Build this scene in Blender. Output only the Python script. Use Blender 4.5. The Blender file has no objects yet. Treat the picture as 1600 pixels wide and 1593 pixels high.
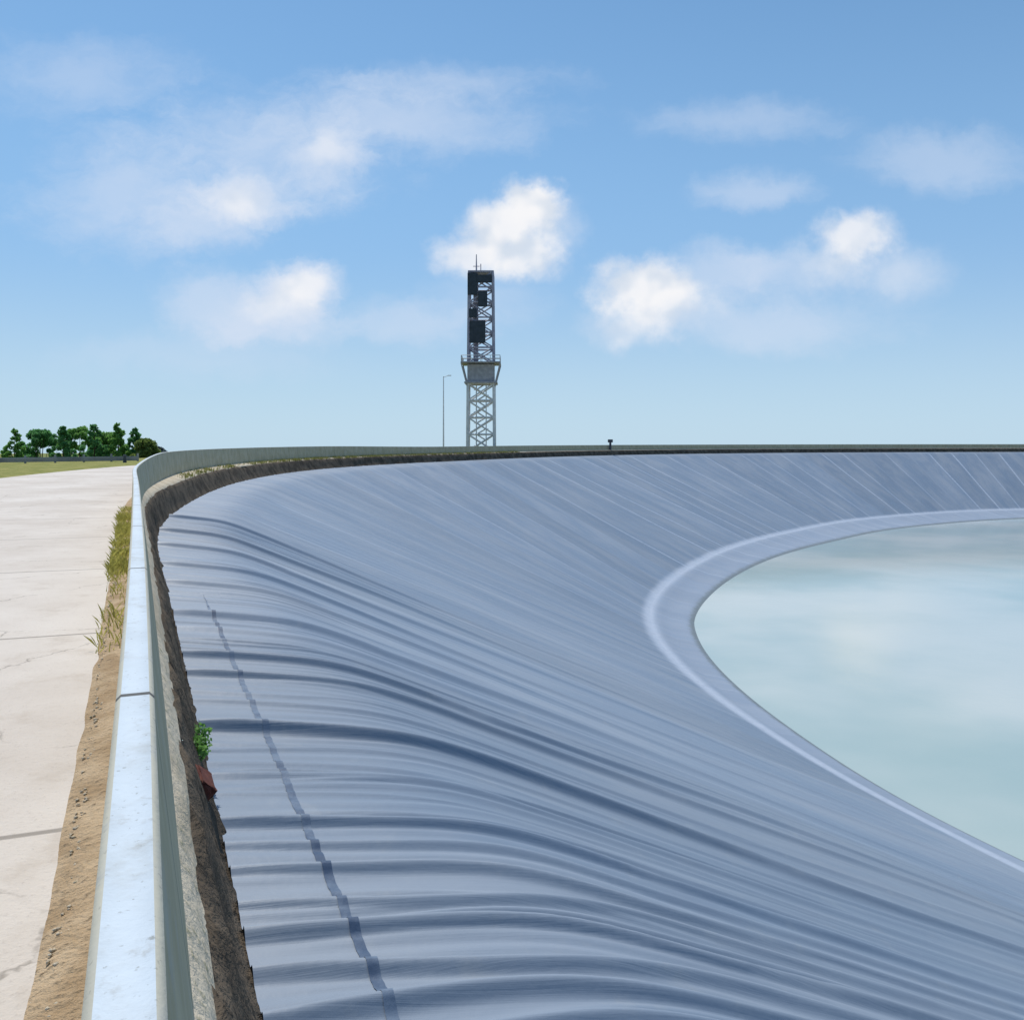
import bpy, bmesh, math, random
import numpy as np
from mathutils import Vector, Matrix

random.seed(7)
RNG = np.random.default_rng(11)
scene = bpy.context.scene
COL = scene.collection
R = math.radians

# ------------------------------------------------------------------ camera, sky, sun
EYE = 1.75                       # eye above the service road (road is z = 0)
cam_d = bpy.data.cameras.new('camera')
cam = bpy.data.objects.new('camera', cam_d)
COL.objects.link(cam)
cam.location = (0, 0, EYE)
cam.rotation_euler = (R(90), 0, 0)
cam_d.sensor_width = 36
cam_d.lens = 31.5
cam_d.shift_y = -106.5 / 1600
cam_d.clip_start = 0.05
cam_d.clip_end = 20000
scene.camera = cam

SUN_AZ, SUN_EL = R(-29), R(56)   # clockwise from +Y
sun_dir = Vector((math.sin(SUN_AZ) * math.cos(SUN_EL), math.cos(SUN_AZ) * math.cos(SUN_EL), math.sin(SUN_EL)))
sd = bpy.data.lights.new('sun', 'SUN')
sd.energy = 4.0
sd.angle = R(0.5)
sd.color = (1.0, 0.96, 0.90)
sun = bpy.data.objects.new('sun', sd)
COL.objects.link(sun)
sun.rotation_euler = sun_dir.to_track_quat('Z', 'Y').to_euler()

scene.view_settings.view_transform = 'Standard'
scene.view_settings.look = 'None'
scene.view_settings.gamma = 1
scene.view_settings.exposure = 0.0
scene.view_settings.use_curve_mapping = False
SKY_STRENGTH = 0.112
Z_LIN, Z_TOE, Z_WAT = EYE - 2.60, EYE - 15.0, EYE - 16.2   # liner edge, toe of slope, water level


class NT:
    """small helper for building node trees"""
    def __init__(s, tree):
        s.t = tree
        s.n = tree.nodes
        s.l = tree.links

    def node(s, kind, **kw):
        n = s.n.new(kind)
        for k, v in kw.items():
            setattr(n, k, v)
        return n

    def put(s, sock, v):
        if hasattr(v, 'is_linked') or isinstance(v, bpy.types.NodeSocket):
            s.l.new(v, sock)
        elif v is not None:
            if isinstance(v, (tuple, list)) and sock.type == 'RGBA' and len(v) == 3:
                v = (*v, 1)
            sock.default_value = v

    def math(s, op, a, b=None, c=None, clamp=False):
        n = s.node('ShaderNodeMath', operation=op, use_clamp=clamp)
        for i, v in enumerate((a, b, c)):
            if v is not None:
                s.put(n.inputs[i], v)
        return n.outputs[0]

    def vmath(s, op, a, b=None):
        n = s.node('ShaderNodeVectorMath', operation=op)
        s.put(n.inputs[0], a)
        if b is not None:
            s.put(n.inputs[3 if op == 'SCALE' else 1], b)
        return n.outputs['Value'] if op in ('LENGTH', 'DOT_PRODUCT', 'DISTANCE') else n.outputs['Vector']

    def noise(s, vec, scale, detail=4, rough=0.55, dist=0.0, out='Fac'):
        n = s.node('ShaderNodeTexNoise')
        n.inputs['Scale'].default_value = scale
        n.inputs['Detail'].default_value = detail
        n.inputs['Roughness'].default_value = rough
        n.inputs['Distortion'].default_value = dist
        if vec is not None:
            s.l.new(vec, n.inputs['Vector'])
        return n.outputs[out]

    def ramp(s, fac, a, b, lo=0.0, hi=1.0, smooth=True):
        n = s.node('ShaderNodeMapRange', interpolation_type='SMOOTHSTEP' if smooth else 'LINEAR')
        s.put(n.inputs['Value'], fac)
        n.inputs['From Min'].default_value = a
        n.inputs['From Max'].default_value = b
        n.inputs['To Min'].default_value = lo
        n.inputs['To Max'].default_value = hi
        return n.outputs['Result']

    def mix(s, fac, a, b, mode='MIX'):
        n = s.node('ShaderNodeMix', data_type='RGBA', blend_type=mode)
        s.put(n.inputs['Factor'], fac)
        s.put(n.inputs[6], a)
        s.put(n.inputs[7], b)
        return n.outputs[2]


world = bpy.data.worlds.new('World')
scene.world = world
world.use_nodes = True
w = NT(world.node_tree)
w.n.clear()
sky = w.node('ShaderNodeTexSky', sky_type='NISHITA')
sky.sun_disc = False
sky.sun_elevation = SUN_EL
sky.sun_rotation = SUN_AZ
sky.altitude = 200
sky.air_density = 1.0
sky.dust_density = 0.2
sky.ozone_density = 1.4
hsv = w.node('ShaderNodeHueSaturation')
hsv.inputs['Saturation'].default_value = 1.12
w.l.new(sky.outputs[0], hsv.inputs['Color'])
bg_sky = w.node('ShaderNodeBackground')
bg_sky.inputs['Strength'].default_value = SKY_STRENGTH
# pale air low over the horizon, all the way round
tc0 = w.node('ShaderNodeTexCoord')
sep0 = w.node('ShaderNodeSeparateXYZ')
w.l.new(tc0.outputs['Generated'], sep0.inputs[0])
elev = w.math('ABSOLUTE', sep0.outputs[2])
air = w.ramp(elev, 0.02, 0.50, 0.93, 0.22)
tint = w.mix(1.0, hsv.outputs[0], (0.82, 1.02, 1.03), 'MULTIPLY')
k_ = 1.0 / SKY_STRENGTH
low = w.mix(w.ramp(elev, 0.0, 0.22), (0.50 * k_, 0.68 * k_, 0.84 * k_), (0.295 * k_, 0.50 * k_, 0.80 * k_))
w.l.new(w.mix(air, tint, low), bg_sky.inputs['Color'])
# clouds by sky direction (infinitely far away)
tc = w.node('ShaderNodeTexCoord')
sep = w.node('ShaderNodeSeparateXYZ')
w.l.new(tc.outputs['Generated'], sep.inputs[0])
den = w.math('MAXIMUM', w.math('ABSOLUTE', sep.outputs[1]), 0.06)
cu = w.math('DIVIDE', sep.outputs[0], den)
cw = w.math('DIVIDE', sep.outputs[2], den)
comb = w.node('ShaderNodeCombineXYZ')
w.l.new(cu, comb.inputs[0])
w.l.new(cw, comb.inputs[1])
P0 = comb.outputs[0]
warp = w.noise(P0, 16, 5, 0.6, out='Color')
P1 = w.vmath('ADD', P0, w.vmath('SCALE', w.vmath('SUBTRACT', warp, (0.5, 0.5, 0.5)), 0.05))
puff = w.math('ADD', w.math('MULTIPLY', w.noise(P0, 19, 6, 0.58), 0.78), w.math('MULTIPLY', w.noise(P0, 62, 5, 0.6), 0.22))
soft = w.noise(P0, 20, 2, 0.45)
soft2 = w.noise(w.vmath('ADD', P0, (-0.008, 0.020, 0.0)), 20, 2, 0.45)
wisp_map = w.vmath('MULTIPLY', P1, (1.0, 2.0, 1.0))
wisp = w.math('ADD', w.noise(wisp_map, 7, 8, 0.66), 0.05)


def cpx(x, y):
    return ((x - 800) / 1400, (690 - y) / 1400)


def blob(x, y, rx, ry, op, edge, amp, tex, shrink=1.0):
    c = cpx(x, y)
    v = w.vmath('SUBTRACT', P1, (c[0], c[1], 0))
    v = w.vmath('MULTIPLY', v, (1400 / (rx * shrink), 1400 / (ry * shrink), 0))
    d = w.math('SUBTRACT', 1.0, w.vmath('LENGTH', v))
    d = w.math('ADD', d, w.math('MULTIPLY', w.math('SUBTRACT', tex, 0.5), amp))
    return w.ramp(d, 0.0, edge, 0.0, op)


CLOUDS = [
    # dense cumulus heads: x, y, rx, ry, opacity, edge, noise amount
    (830, 322, 78, 62, 1.0, 0.5, 0.9), (785, 358, 100, 62, 0.95, 0.55, 0.9), (735, 395, 85, 50, 0.85, 0.65, 0.9),
    (820, 400, 95, 50, 0.9, 0.6, 0.9), (872, 350, 70, 75, 0.5, 0.9, 1.0),
    (1005, 448, 108, 72, 0.95, 0.5, 0.9), (1050, 475, 100, 72, 0.75, 0.65, 0.9), (985, 505, 105, 60, 0.65, 0.7, 0.9),
    (1335, 370, 95, 58, 0.85, 0.6, 1.0), (1300, 415, 95, 65, 0.6, 0.8, 1.0), (1400, 430, 130, 70, 0.5, 0.9, 1.0),
    (470, 448, 70, 42, 0.75, 0.7, 1.1), (430, 478, 95, 42, 0.55, 0.8, 1.1), (375, 312, 85, 42, 0.65, 0.8, 1.1), (515, 240, 60, 50, 0.45, 0.8, 1.1),
]
WISPS = [
    (455, 455, 85, 60, 0.85, 0.7, 1.3), (425, 490, 110, 55, 0.6, 0.8, 1.4), (340, 470, 110, 75, 0.55, 0.8, 1.4), (480, 510, 110, 40, 0.4, 0.9, 1.4),
    (375, 310, 100, 48, 0.75, 0.75, 1.4), (310, 345, 130, 60, 0.55, 0.9, 1.4), (515, 245, 90, 75, 0.6, 0.8, 1.4), (420, 230, 260, 120, 0.5, 1.1, 1.5),
    (620, 190, 300, 80, 0.5, 1.0, 1.5), (640, 505, 150, 55, 0.45, 0.9, 1.4), (200, 300, 200, 130, 0.5, 1.0, 1.6), (720, 130, 200, 40, 0.4, 1.0, 1.5),
    (1200, 505, 280, 60, 0.5, 1.0, 1.3), (1190, 300, 130, 40, 0.45, 0.9, 1.3), (1130, 425, 130, 50, 0.5, 0.9, 1.4), (1230, 430, 120, 60, 0.4, 0.9, 1.4),
    (1150, 190, 200, 40, 0.35, 1.0, 1.5), (1480, 250, 180, 60, 0.4, 1.0, 1.5), (120, 120, 220, 70, 0.35, 1.0, 1.6),
    (320, 560, 320, 50, 0.25, 1.1, 1.4), (760, 470, 140, 60, 0.3, 1.0, 1.3),
]
dens = None
for c in CLOUDS:
    b = blob(c[0], c[1], c[2], c[3], c[4], c[5] * 1.2, c[6], puff, 0.93)
    dens = b if dens is None else w.math('SUBTRACT', w.math('ADD', dens, b), w.math('MULTIPLY', dens, b))
hard = dens
for c in WISPS:
    b = blob(*c, wisp)
    dens = w.math('SUBTRACT', w.math('ADD', dens, b), w.math('MULTIPLY', dens, b))
shade = w.ramp(w.math('ADD', w.math('SUBTRACT', soft, soft2), w.math('MULTIPLY', w.math('SUBTRACT', puff, 0.5), 0.25)), -0.2, 0.12)
ccol = w.mix(shade, (0.68, 0.75, 0.85), (0.93, 0.93, 0.95))
ccol = w.mix(hard, (0.68, 0.76, 0.90), ccol)
bg_cl = w.node('ShaderNodeBackground')
bg_cl.inputs['Strength'].default_value = 1.0
w.l.new(ccol, bg_cl.inputs['Color'])
mixs = w.node('ShaderNodeMixShader')
w.l.new(dens, mixs.inputs[0])
w.l.new(bg_sky.outputs[0], mixs.inputs[1])
w.l.new(bg_cl.outputs[0], mixs.inputs[2])
wo = w.node('ShaderNodeOutputWorld')
w.l.new(mixs.outputs[0], wo.inputs['Surface'])


# ------------------------------------------------------------------ materials
def new_mat(name):
    m = bpy.data.materials.new(name)
    m.use_nodes = True
    t = NT(m.node_tree)
    return m, t, t.n['Principled BSDF']


def setp(t, p, **kw):
    names = dict(base='Base Color', rough='Roughness', metal='Metallic', spec='Specular IOR Level', normal='Normal')
    for k, v in kw.items():
        t.put(p.inputs[names[k]], v)


def obj_coord(t):
    g = t.node('ShaderNodeNewGeometry')
    return g.outputs['Position']


def bump(t, h, strength, dist):
    b = t.node('ShaderNodeBump')
    b.inputs['Strength'].default_value = strength
    b.inputs['Distance'].default_value = dist
    t.l.new(h, b.inputs['Height'])
    return b.outputs[0]


def rough_mat(name, a, b, scale, rough=0.85, spec=0.3, c=None, bs=0.4, bd=0.02, fine=None):
    """two or three tones mixed by noise plus a bump"""
    m, t, p = new_mat(name)
    pos = obj_coord(t)
    n1 = t.noise(pos, scale, 6, 0.6)
    col = t.mix(t.ramp(n1, 0.35, 0.65), a, b)
    n2 = t.noise(pos, (fine or scale * 9), 5, 0.65)
    if c:
        col = t.mix(t.ramp(n2, 0.52, 0.72), col, c)
    setp(t, p, base=col, rough=rough, spec=spec, normal=bump(t, n2, bs, bd))
    return m


def liner_material():
    m, t, p = new_mat('geomembrane')
    uv = t.node('ShaderNodeUVMap', uv_map='strip').outputs[0]
    s = t.node('ShaderNodeSeparateXYZ')
    t.l.new(uv, s.inputs[0])
    u, x = s.outputs[0], s.outputs[1]
    # streaks running down the slope
    c = t.node('ShaderNodeCombineXYZ')
    t.l.new(t.math('MULTIPLY', u, 4.0), c.inputs[0])
    t.l.new(t.math('MULTIPLY', x, 0.16), c.inputs[1])
    streak = t.noise(c.outputs[0], 1.0, 6, 0.65, 0.6)
    c2 = t.node('ShaderNodeCombineXYZ')
    t.l.new(t.math('MULTIPLY', u, 0.32), c2.inputs[0])
    t.l.new(t.math('MULTIPLY', x, 0.09), c2.inputs[1])
    broad = t.noise(c2.outputs[0], 1.0, 5, 0.6, 0.4)
    pos = obj_coord(t)
    dust = t.noise(pos, 2.2, 6, 0.7)
    col = t.mix(t.ramp(streak, 0.3, 0.7), (0.160, 0.212, 0.285), (0.192, 0.245, 0.318))
    col = t.mix(t.ramp(broad, 0.35, 0.7), col, t.mix(0.5, col, (0.30, 0.33, 0.37)))
    # panels 6.5 m wide, each slightly different, with a pale weld line
    pan = t.math('DIVIDE', u, 6.5)
    wn = t.node('ShaderNodeTexWhiteNoise', noise_dimensions='1D')
    t.l.new(t.math('FLOOR', pan), wn.inputs['W'])
    tone = t.math('ADD', 0.93, t.math('MULTIPLY', wn.outputs['Value'], 0.14))
    col = t.mix(1.0, col, tone, 'MULTIPLY')
    fr = t.math('ABSOLUTE', t.math('SUBTRACT', t.math('FRACT', pan), 0.5))
    wn2 = t.node('ShaderNodeTexWhiteNoise', noise_dimensions='1D')
    t.l.new(t.math('ADD', t.math('FLOOR', t.math('ADD', pan, 0.5)), 31.7), wn2.inputs['W'])
    wl = t.math('MULTIPLY', t.ramp(fr, 0.452, 0.492), t.ramp(wn2.outputs['Value'], 0.15, 0.9, 0.08, 0.75))
    wl = t.math('MULTIPLY', wl, t.ramp(u, 30.0, 75.0, 0.4, 1.0))
    wl = t.math('MULTIPLY', wl, t.ramp(dust, 0.3, 0.6, 0.4, 1.0))
    wl = t.math('MULTIPLY', wl, t.ramp(x, 1.6, 3.0, 0.3, 1.0))
    col = t.mix(wl, col, (0.46, 0.52, 0.61))
    # pale welding strip along the toe, its light reflection painted into the colour
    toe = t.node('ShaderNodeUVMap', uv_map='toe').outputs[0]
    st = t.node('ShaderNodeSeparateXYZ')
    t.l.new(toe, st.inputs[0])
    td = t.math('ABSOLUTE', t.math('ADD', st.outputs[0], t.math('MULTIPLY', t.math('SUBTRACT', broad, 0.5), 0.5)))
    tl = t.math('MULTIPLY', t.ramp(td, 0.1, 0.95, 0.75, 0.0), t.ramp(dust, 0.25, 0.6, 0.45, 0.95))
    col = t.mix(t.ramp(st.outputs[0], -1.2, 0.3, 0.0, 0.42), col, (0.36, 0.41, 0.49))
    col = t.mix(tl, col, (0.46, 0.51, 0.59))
    zz = t.node('ShaderNodeSeparateXYZ')
    t.l.new(pos, zz.inputs[0])
    wet = t.math('ADD', zz.outputs[2], t.math('MULTIPLY', t.math('SUBTRACT', dust, 0.5), -0.35))
    col = t.mix(t.ramp(wet, Z_WAT + 0.05, Z_WAT + 0.22, 0.75, 0.0), col, (0.13, 0.15, 0.135))
    # dusty deposit
    col = t.mix(t.ramp(dust, 0.55, 0.8, 0.0, 0.28), col, (0.36, 0.37, 0.36))
    rough = t.ramp(t.noise(pos, 0.8, 4, 0.6), 0.3, 0.7, 0.47, 0.62)
    h = t.math('ADD', t.math('MULTIPLY', streak, 1.0), t.math('MULTIPLY', t.noise(pos, 9, 4, 0.6), 0.25))
    setp(t, p, base=col, rough=rough, spec=0.5, normal=bump(t, h, 0.3, 0.04))
    return m


def water_material():
    m, t, p = new_mat('milky_water')
    pos = obj_coord(t)
    n = t.noise(pos, 0.035, 4, 0.5)
    col = t.mix(t.ramp(n, 0.35, 0.65), (0.33, 0.425, 0.405), (0.51, 0.545, 0.505))
    mp = t.vmath('MULTIPLY', pos, (1.0, 1.0, 0.0))
    rip = t.math('ADD', t.noise(mp, 1.6, 5, 0.65), t.math('MULTIPLY', t.noise(mp, 0.12, 2, 0.5), 2.0))
    setp(t, p, base=col, rough=0.05, spec=0.5, normal=bump(t, rip, 0.09, 0.1))
    p.inputs['IOR'].default_value = 1.33
    return m


M = {}
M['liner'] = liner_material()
M['water'] = water_material()


def road_material():
    m, t, p = new_mat('pale_concrete')
    pos = obj_coord(t)
    uv = t.node('ShaderNodeUVMap', uv_map='strip').outputs[0]
    s_ = t.node('ShaderNodeSeparateXYZ')
    t.l.new(uv, s_.inputs[0])
    big, mid, fine = t.noise(pos, 0.3, 6, 0.65), t.noise(pos, 2.2, 7, 0.7), t.noise(pos, 40, 5, 0.7)
    col = t.mix(t.ramp(big, 0.3, 0.7), (0.54, 0.475, 0.41), (0.66, 0.60, 0.535))
    col = t.mix(t.ramp(mid, 0.5, 0.75, 0, 0.55), col, (0.44, 0.37, 0.30))
    col = t.mix(t.ramp(fine, 0.55, 0.75, 0, 0.5), col, (0.36, 0.31, 0.27))
    j = t.math('ABSOLUTE', t.math('SUBTRACT', t.math('FRACT', t.math('DIVIDE', t.math('ADD', s_.outputs[0], t.math('MULTIPLY', big, 0.02)), 4.5)), 0.5))
    col = t.mix(t.ramp(j, 0.493, 0.497, 0, 0.8), col, (0.24, 0.21, 0.18))
    vor = t.node('ShaderNodeTexVoronoi', feature='DISTANCE_TO_EDGE')
    vor.inputs['Scale'].default_value = 0.45
    t.l.new(t.vmath('ADD', pos, t.vmath('SCALE', t.noise(pos, 1.5, 5, 0.7, out='Color'), 0.5)), vor.inputs['Vector'])
    col = t.mix(t.math('MULTIPLY', t.ramp(vor.outputs['Distance'], 0.0, 0.008, 0.7, 0.0), t.ramp(mid, 0.4, 0.6)), col, (0.22, 0.19, 0.16))
    setp(t, p, base=col, rough=0.92, spec=0.2, normal=bump(t, t.math('ADD', fine, mid), 0.5, 0.012))
    return m


M['road'] = road_material()

M['dirt'] = rough_mat('tan_gravel', (0.40, 0.28, 0.165), (0.56, 0.42, 0.27), 3.5, 0.95, 0.1, (0.22, 0.16, 0.10), 0.9, 0.04, 28)
M['ledge'] = rough_mat('sandy_ledge', (0.48, 0.40, 0.29), (0.60, 0.52, 0.40), 1.2, 0.95, 0.1, (0.27, 0.25, 0.15), 0.8, 0.03, 12)
M['bank'] = rough_mat('dark_earth', (0.07, 0.057, 0.044), (0.15, 0.12, 0.09), 1.3, 1.0, 0.05, (0.025, 0.022, 0.018), 1.0, 0.08, 8)
M['terrain'] = rough_mat('dry_grassland', (0.13, 0.16, 0.045), (0.24, 0.24, 0.085), 0.06, 1.0, 0.05, (0.09, 0.11, 0.035), 0.8, 0.1, 2.2)
M['verge'] = rough_mat('short_grass', (0.19, 0.21, 0.06), (0.34, 0.31, 0.11), 0.7, 1.0, 0.05, (0.12, 0.14, 0.04), 1.0, 0.15, 3)


def parapet_material():
    m, t, p = new_mat('weathered_painted_concrete')
    pos = obj_coord(t)
    uv = t.node('ShaderNodeUVMap', uv_map='strip').outputs[0]
    s = t.node('ShaderNodeSeparateXYZ')
    t.l.new(uv, s.inputs[0])
    n = t.noise(pos, 1.7, 6, 0.65)
    f = t.noise(pos, 18, 5, 0.65)
    g = t.node('ShaderNodeNewGeometry')
    up = t.node('ShaderNodeSeparateXYZ')
    t.l.new(g.outputs['True Normal'], up.inputs[0])
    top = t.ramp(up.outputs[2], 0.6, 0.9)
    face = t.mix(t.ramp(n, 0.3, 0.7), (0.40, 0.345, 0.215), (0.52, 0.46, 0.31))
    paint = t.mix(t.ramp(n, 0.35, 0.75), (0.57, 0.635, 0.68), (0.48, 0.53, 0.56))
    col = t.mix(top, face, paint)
    col = t.mix(t.ramp(f, 0.58, 0.75, 0, 0.5), col, (0.33, 0.32, 0.29))
    j = t.math('ABSOLUTE', t.math('SUBTRACT', t.math('FRACT', t.math('DIVIDE', s.outputs[0], 2.5)), 0.5))
    st_ = t.math('MULTIPLY', t.ramp(t.noise(pos, 4.5, 7, 0.72), 0.5, 0.72), t.ramp(n, 0.3, 0.6, 0.15, 0.7))
    col = t.mix(st_, col, (0.40, 0.41, 0.39))
    col = t.mix(t.ramp(t.noise(pos, 60, 3, 0.6), 0.62, 0.72, 0, 0.6), col, (0.22, 0.22, 0.19))
    col = t.mix(t.ramp(j, 0.4925, 0.4965), col, (0.09, 0.09, 0.085))
    setp(t, p, base=col, rough=0.8, spec=0.25, normal=bump(t, f, 0.3, 0.01))
    return m


M['parapet'] = parapet_material()
M['galv'] = rough_mat('galvanised_steel', (0.50, 0.51, 0.53), (0.62, 0.63, 0.65), 2.0, 0.5, 0.5, None, 0.1, 0.01)
M['pale_steel'] = rough_mat('pale_tower_steel', (0.58, 0.58, 0.61), (0.70, 0.70, 0.72), 0.8, 0.6, 0.4, (0.48, 0.47, 0.49), 0.1, 0.01, 3)
M['grey_steel'] = rough_mat('grey_mauve_steel', (0.25, 0.24, 0.31), (0.34, 0.33, 0.40), 0.8, 0.6, 0.4, None, 0.1, 0.01)
M['dark_panel'] = rough_mat('dark_teal_panel', (0.012, 0.022, 0.034), (0.024, 0.036, 0.052), 1.2, 0.5, 0.4, None, 0.1, 0.01)
M['deck'] = rough_mat('platform_grating', (0.27, 0.27, 0.30), (0.37, 0.37, 0.40), 1.5, 0.7, 0.3, None, 0.2, 0.02)
M['post'] = rough_mat('dark_post_paint', (0.035, 0.042, 0.055), (0.06, 0.07, 0.085), 4, 0.6, 0.4)
M['rail'] = rough_mat('dull_grey_rail', (0.20, 0.21, 0.22), (0.34, 0.34, 0.34), 0.5, 0.6, 0.4)
M['seam_shade'] = rough_mat('weld_seam_shade', (0.045, 0.080, 0.145), (0.14, 0.19, 0.265), 3.0, 0.55, 0.35, None, 0.3, 0.01)  # mottled dark tones paint the shadows where the weld crosses wrinkles
M['bark'] = rough_mat('bark', (0.06, 0.045, 0.03), (0.11, 0.085, 0.06), 4, 0.95, 0.1)
M['brick'] = rough_mat('red_brown_brick', (0.085, 0.026, 0.02), (0.13, 0.045, 0.032), 9, 0.9, 0.2, (0.08, 0.035, 0.03), 0.6, 0.01, 40)


def leaf_mat(name, a, b):
    m, t, p = new_mat(name)
    g = t.node('ShaderNodeNewGeometry')
    n = t.noise(g.outputs['Position'], 0.9, 3, 0.6)
    f = t.math('ADD', t.math('MULTIPLY', g.outputs['Random Per Island'], 0.6), t.math('MULTIPLY', n, 0.4))
    setp(t, p, base=t.mix(f, a, b), rough=0.6, spec=0.3)
    tr = t.node('ShaderNodeBsdfTranslucent')
    t.l.new(t.mix(f, a, b), tr.inputs['Color'])
    ms = t.node('ShaderNodeMixShader')
    ms.inputs[0].default_value = 0.55
    t.l.new(p.outputs[0], ms.inputs[1])
    t.l.new(tr.outputs[0], ms.inputs[2])
    t.l.new(ms.outputs[0], t.n['Material Output'].inputs['Surface'])
    return m


M['leaf_dark'] = leaf_mat('dark_green_leaves', (0.085, 0.25, 0.09), (0.17, 0.38, 0.12))
M['leaf_mid'] = leaf_mat('mid_green_leaves', (0.12, 0.29, 0.065), (0.25, 0.46, 0.11))
M['leaf_pale'] = leaf_mat('yellow_green_leaves', (0.12, 0.19, 0.04), (0.24, 0.31, 0.09))
M['leaf_blue'] = leaf_mat('blue_grey_leaves', (0.05, 0.08, 0.09), (0.11, 0.15, 0.16))
M['grass_dry'] = leaf_mat('dry_grass_blades', (0.25, 0.24, 0.05), (0.50, 0.47, 0.13))
M['grass_green'] = leaf_mat('green_grass_blades', (0.10, 0.12, 0.03), (0.27, 0.26, 0.08))


# ------------------------------------------------------------------ object helpers
def tag(o, label=None, cat=None, group=None, kind=None):
    if label: o['label'] = label
    if cat: o['category'] = cat
    if group: o['group'] = group
    if kind: o['kind'] = kind
    return o


def link(name, me, mat=None, parent=None):
    o = bpy.data.objects.new(name, me)
    COL.objects.link(o)
    if mat: me.materials.append(mat)
    if parent: o.parent = parent
    return o


def empty(name, loc):
    o = bpy.data.objects.new(name, None)
    COL.objects.link(o)
    o.location = loc
    return o


def np_mesh(name, V, F):
    """V (n,3) floats, F (m,4) or (m,3) ints"""
    me = bpy.data.meshes.new(name)
    k = F.shape[1]
    me.vertices.add(len(V))
    me.vertices.foreach_set('co', np.ascontiguousarray(V, dtype=np.float32).ravel())
    me.loops.add(F.size)
    me.loops.foreach_set('vertex_index', np.ascontiguousarray(F, dtype=np.int32).ravel())
    me.polygons.add(len(F))
    me.polygons.foreach_set('loop_start', np.arange(0, F.size, k, dtype=np.int32))
    me.polygons.foreach_set('loop_total', np.full(len(F), k, dtype=np.int32))
    me.update(calc_edges=True)
    return me


def grid_mesh(name, G, uvs=None, closed=True, smooth=True, flip=False):
    """G (rows, cols, 3) grid -> quads; uvs {name: (rows, cols, 2)}"""
    nr, nc = G.shape[:2]
    cols = nc if closed else nc - 1
    i, j = np.meshgrid(np.arange(nr - 1), np.arange(cols), indexing='ij')
    j2 = (j + 1) % nc
    F = np.stack([i * nc + j, i * nc + j2, (i + 1) * nc + j2, (i + 1) * nc + j], -1).reshape(-1, 4)
    if flip:
        F = F[:, ::-1]
    me = np_mesh(name, G.reshape(-1, 3), F)
    for nm, U in (uvs or {}).items():
        lay = me.uv_layers.new(name=nm)
        lay.data.foreach_set('uv', U.reshape(-1, 2)[F.ravel()].astype(np.float32).ravel())
    if smooth:
        me.polygons.foreach_set('use_smooth', np.ones(len(F), dtype=bool))
    return me


def bm_box(bm, c, s, rot=None):
    r = bmesh.ops.create_cube(bm, size=1.0)
    mat = Matrix.Translation(c) @ (rot.to_4x4() if rot else Matrix.Identity(4)) @ Matrix.Diagonal((*s, 1))
    bmesh.ops.transform(bm, matrix=mat, verts=r['verts'])
    return r['verts']


def bm_bar(bm, a, b, r, seg=6, r2=None):
    a, b = Vector(a), Vector(b)
    d = b - a
    res = bmesh.ops.create_cone(bm, cap_ends=True, segments=seg, radius1=r, radius2=r if r2 is None else r2, depth=d.length)
    q = d.to_track_quat('Z', 'Y').to_matrix().to_4x4()
    bmesh.ops.transform(bm, matrix=Matrix.Translation((a + b) / 2) @ q, verts=res['verts'])


def bm_obj(name, bm, mat, parent=None, bevel=0.0):
    if bevel:
        bmesh.ops.bevel(bm, geom=bm.edges[:], offset=bevel, segments=2, affect='EDGES')
    me = bpy.data.meshes.new(name)
    bm.to_mesh(me)
    bm.free()
    return link(name, me, mat, parent)


# ------------------------------------------------------------------ plan of the reservoir
D = np.array([-0.3876, 0.9218])         # the straight parapet runs this way from the camera
PR = np.array([0.9218, 0.3876])         # across it, towards the water
LIN = 0.53                              # liner edge, metres to the right of the camera


def st(t, d):
    return t * D + d * PR


C0 = st(-10, 60)


def arc(a, r):
    return C0 + r * np.array([math.cos(R(a)), math.sin(R(a))])


PLAN = [  # liner edge, toe of the slope, waterline
    (st(-10, LIN), st(-10, 28.5), st(-10, 31.6)), (st(0, LIN), st(0, 28.5), st(0, 31.6)),
    (st(9, LIN), st(9, 28.5), st(9, 31.6)), (st(19, LIN), st(19, 28.6), st(19, 31.7)), (st(28, LIN), st(29, 28.8), st(29, 31.6)),
    ((-14.2, 40), (12.3, 50.7), (15.5, 52)), ((-17.2, 55), (11.2, 60), (14.8, 60.5)), ((-18.7, 72), (11.0, 67.5), (14.8, 68)),
    ((-17.6, 89), (11.4, 74), (15.4, 75)), ((-13.2, 106), (12.6, 82), (16.6, 82)), ((-8.6, 118), (15.6, 93), (20, 92.5)),
    ((-2.4, 134), (22.3, 110), (27, 108.5)), ((6, 152), (32, 129), (37, 126)), ((26, 181), (47, 150.5), (51.5, 145)),
    ((59, 208), (69, 175), (73, 168)), ((112, 227), (109, 198), (111, 190)), ((170, 225), (159, 198), (157, 192)),
    ((225, 195), (205, 177), (201, 173)), ((255, 140), (229, 133), (224, 132)), ((255, 75), (228, 82), (224, 83)),
    ((225, 15), (205, 34), (202, 37)), ((170, -30), (160, -2), (158, 3)), ((108, -48), (106, -18), (106, -14)),
    (arc(270, 60), arc(270, 32), arc(270, 29)), (arc(250, 60), arc(250, 32), arc(250, 29)), (arc(228, 60), arc(228, 32), arc(228, 29)),
]


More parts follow.
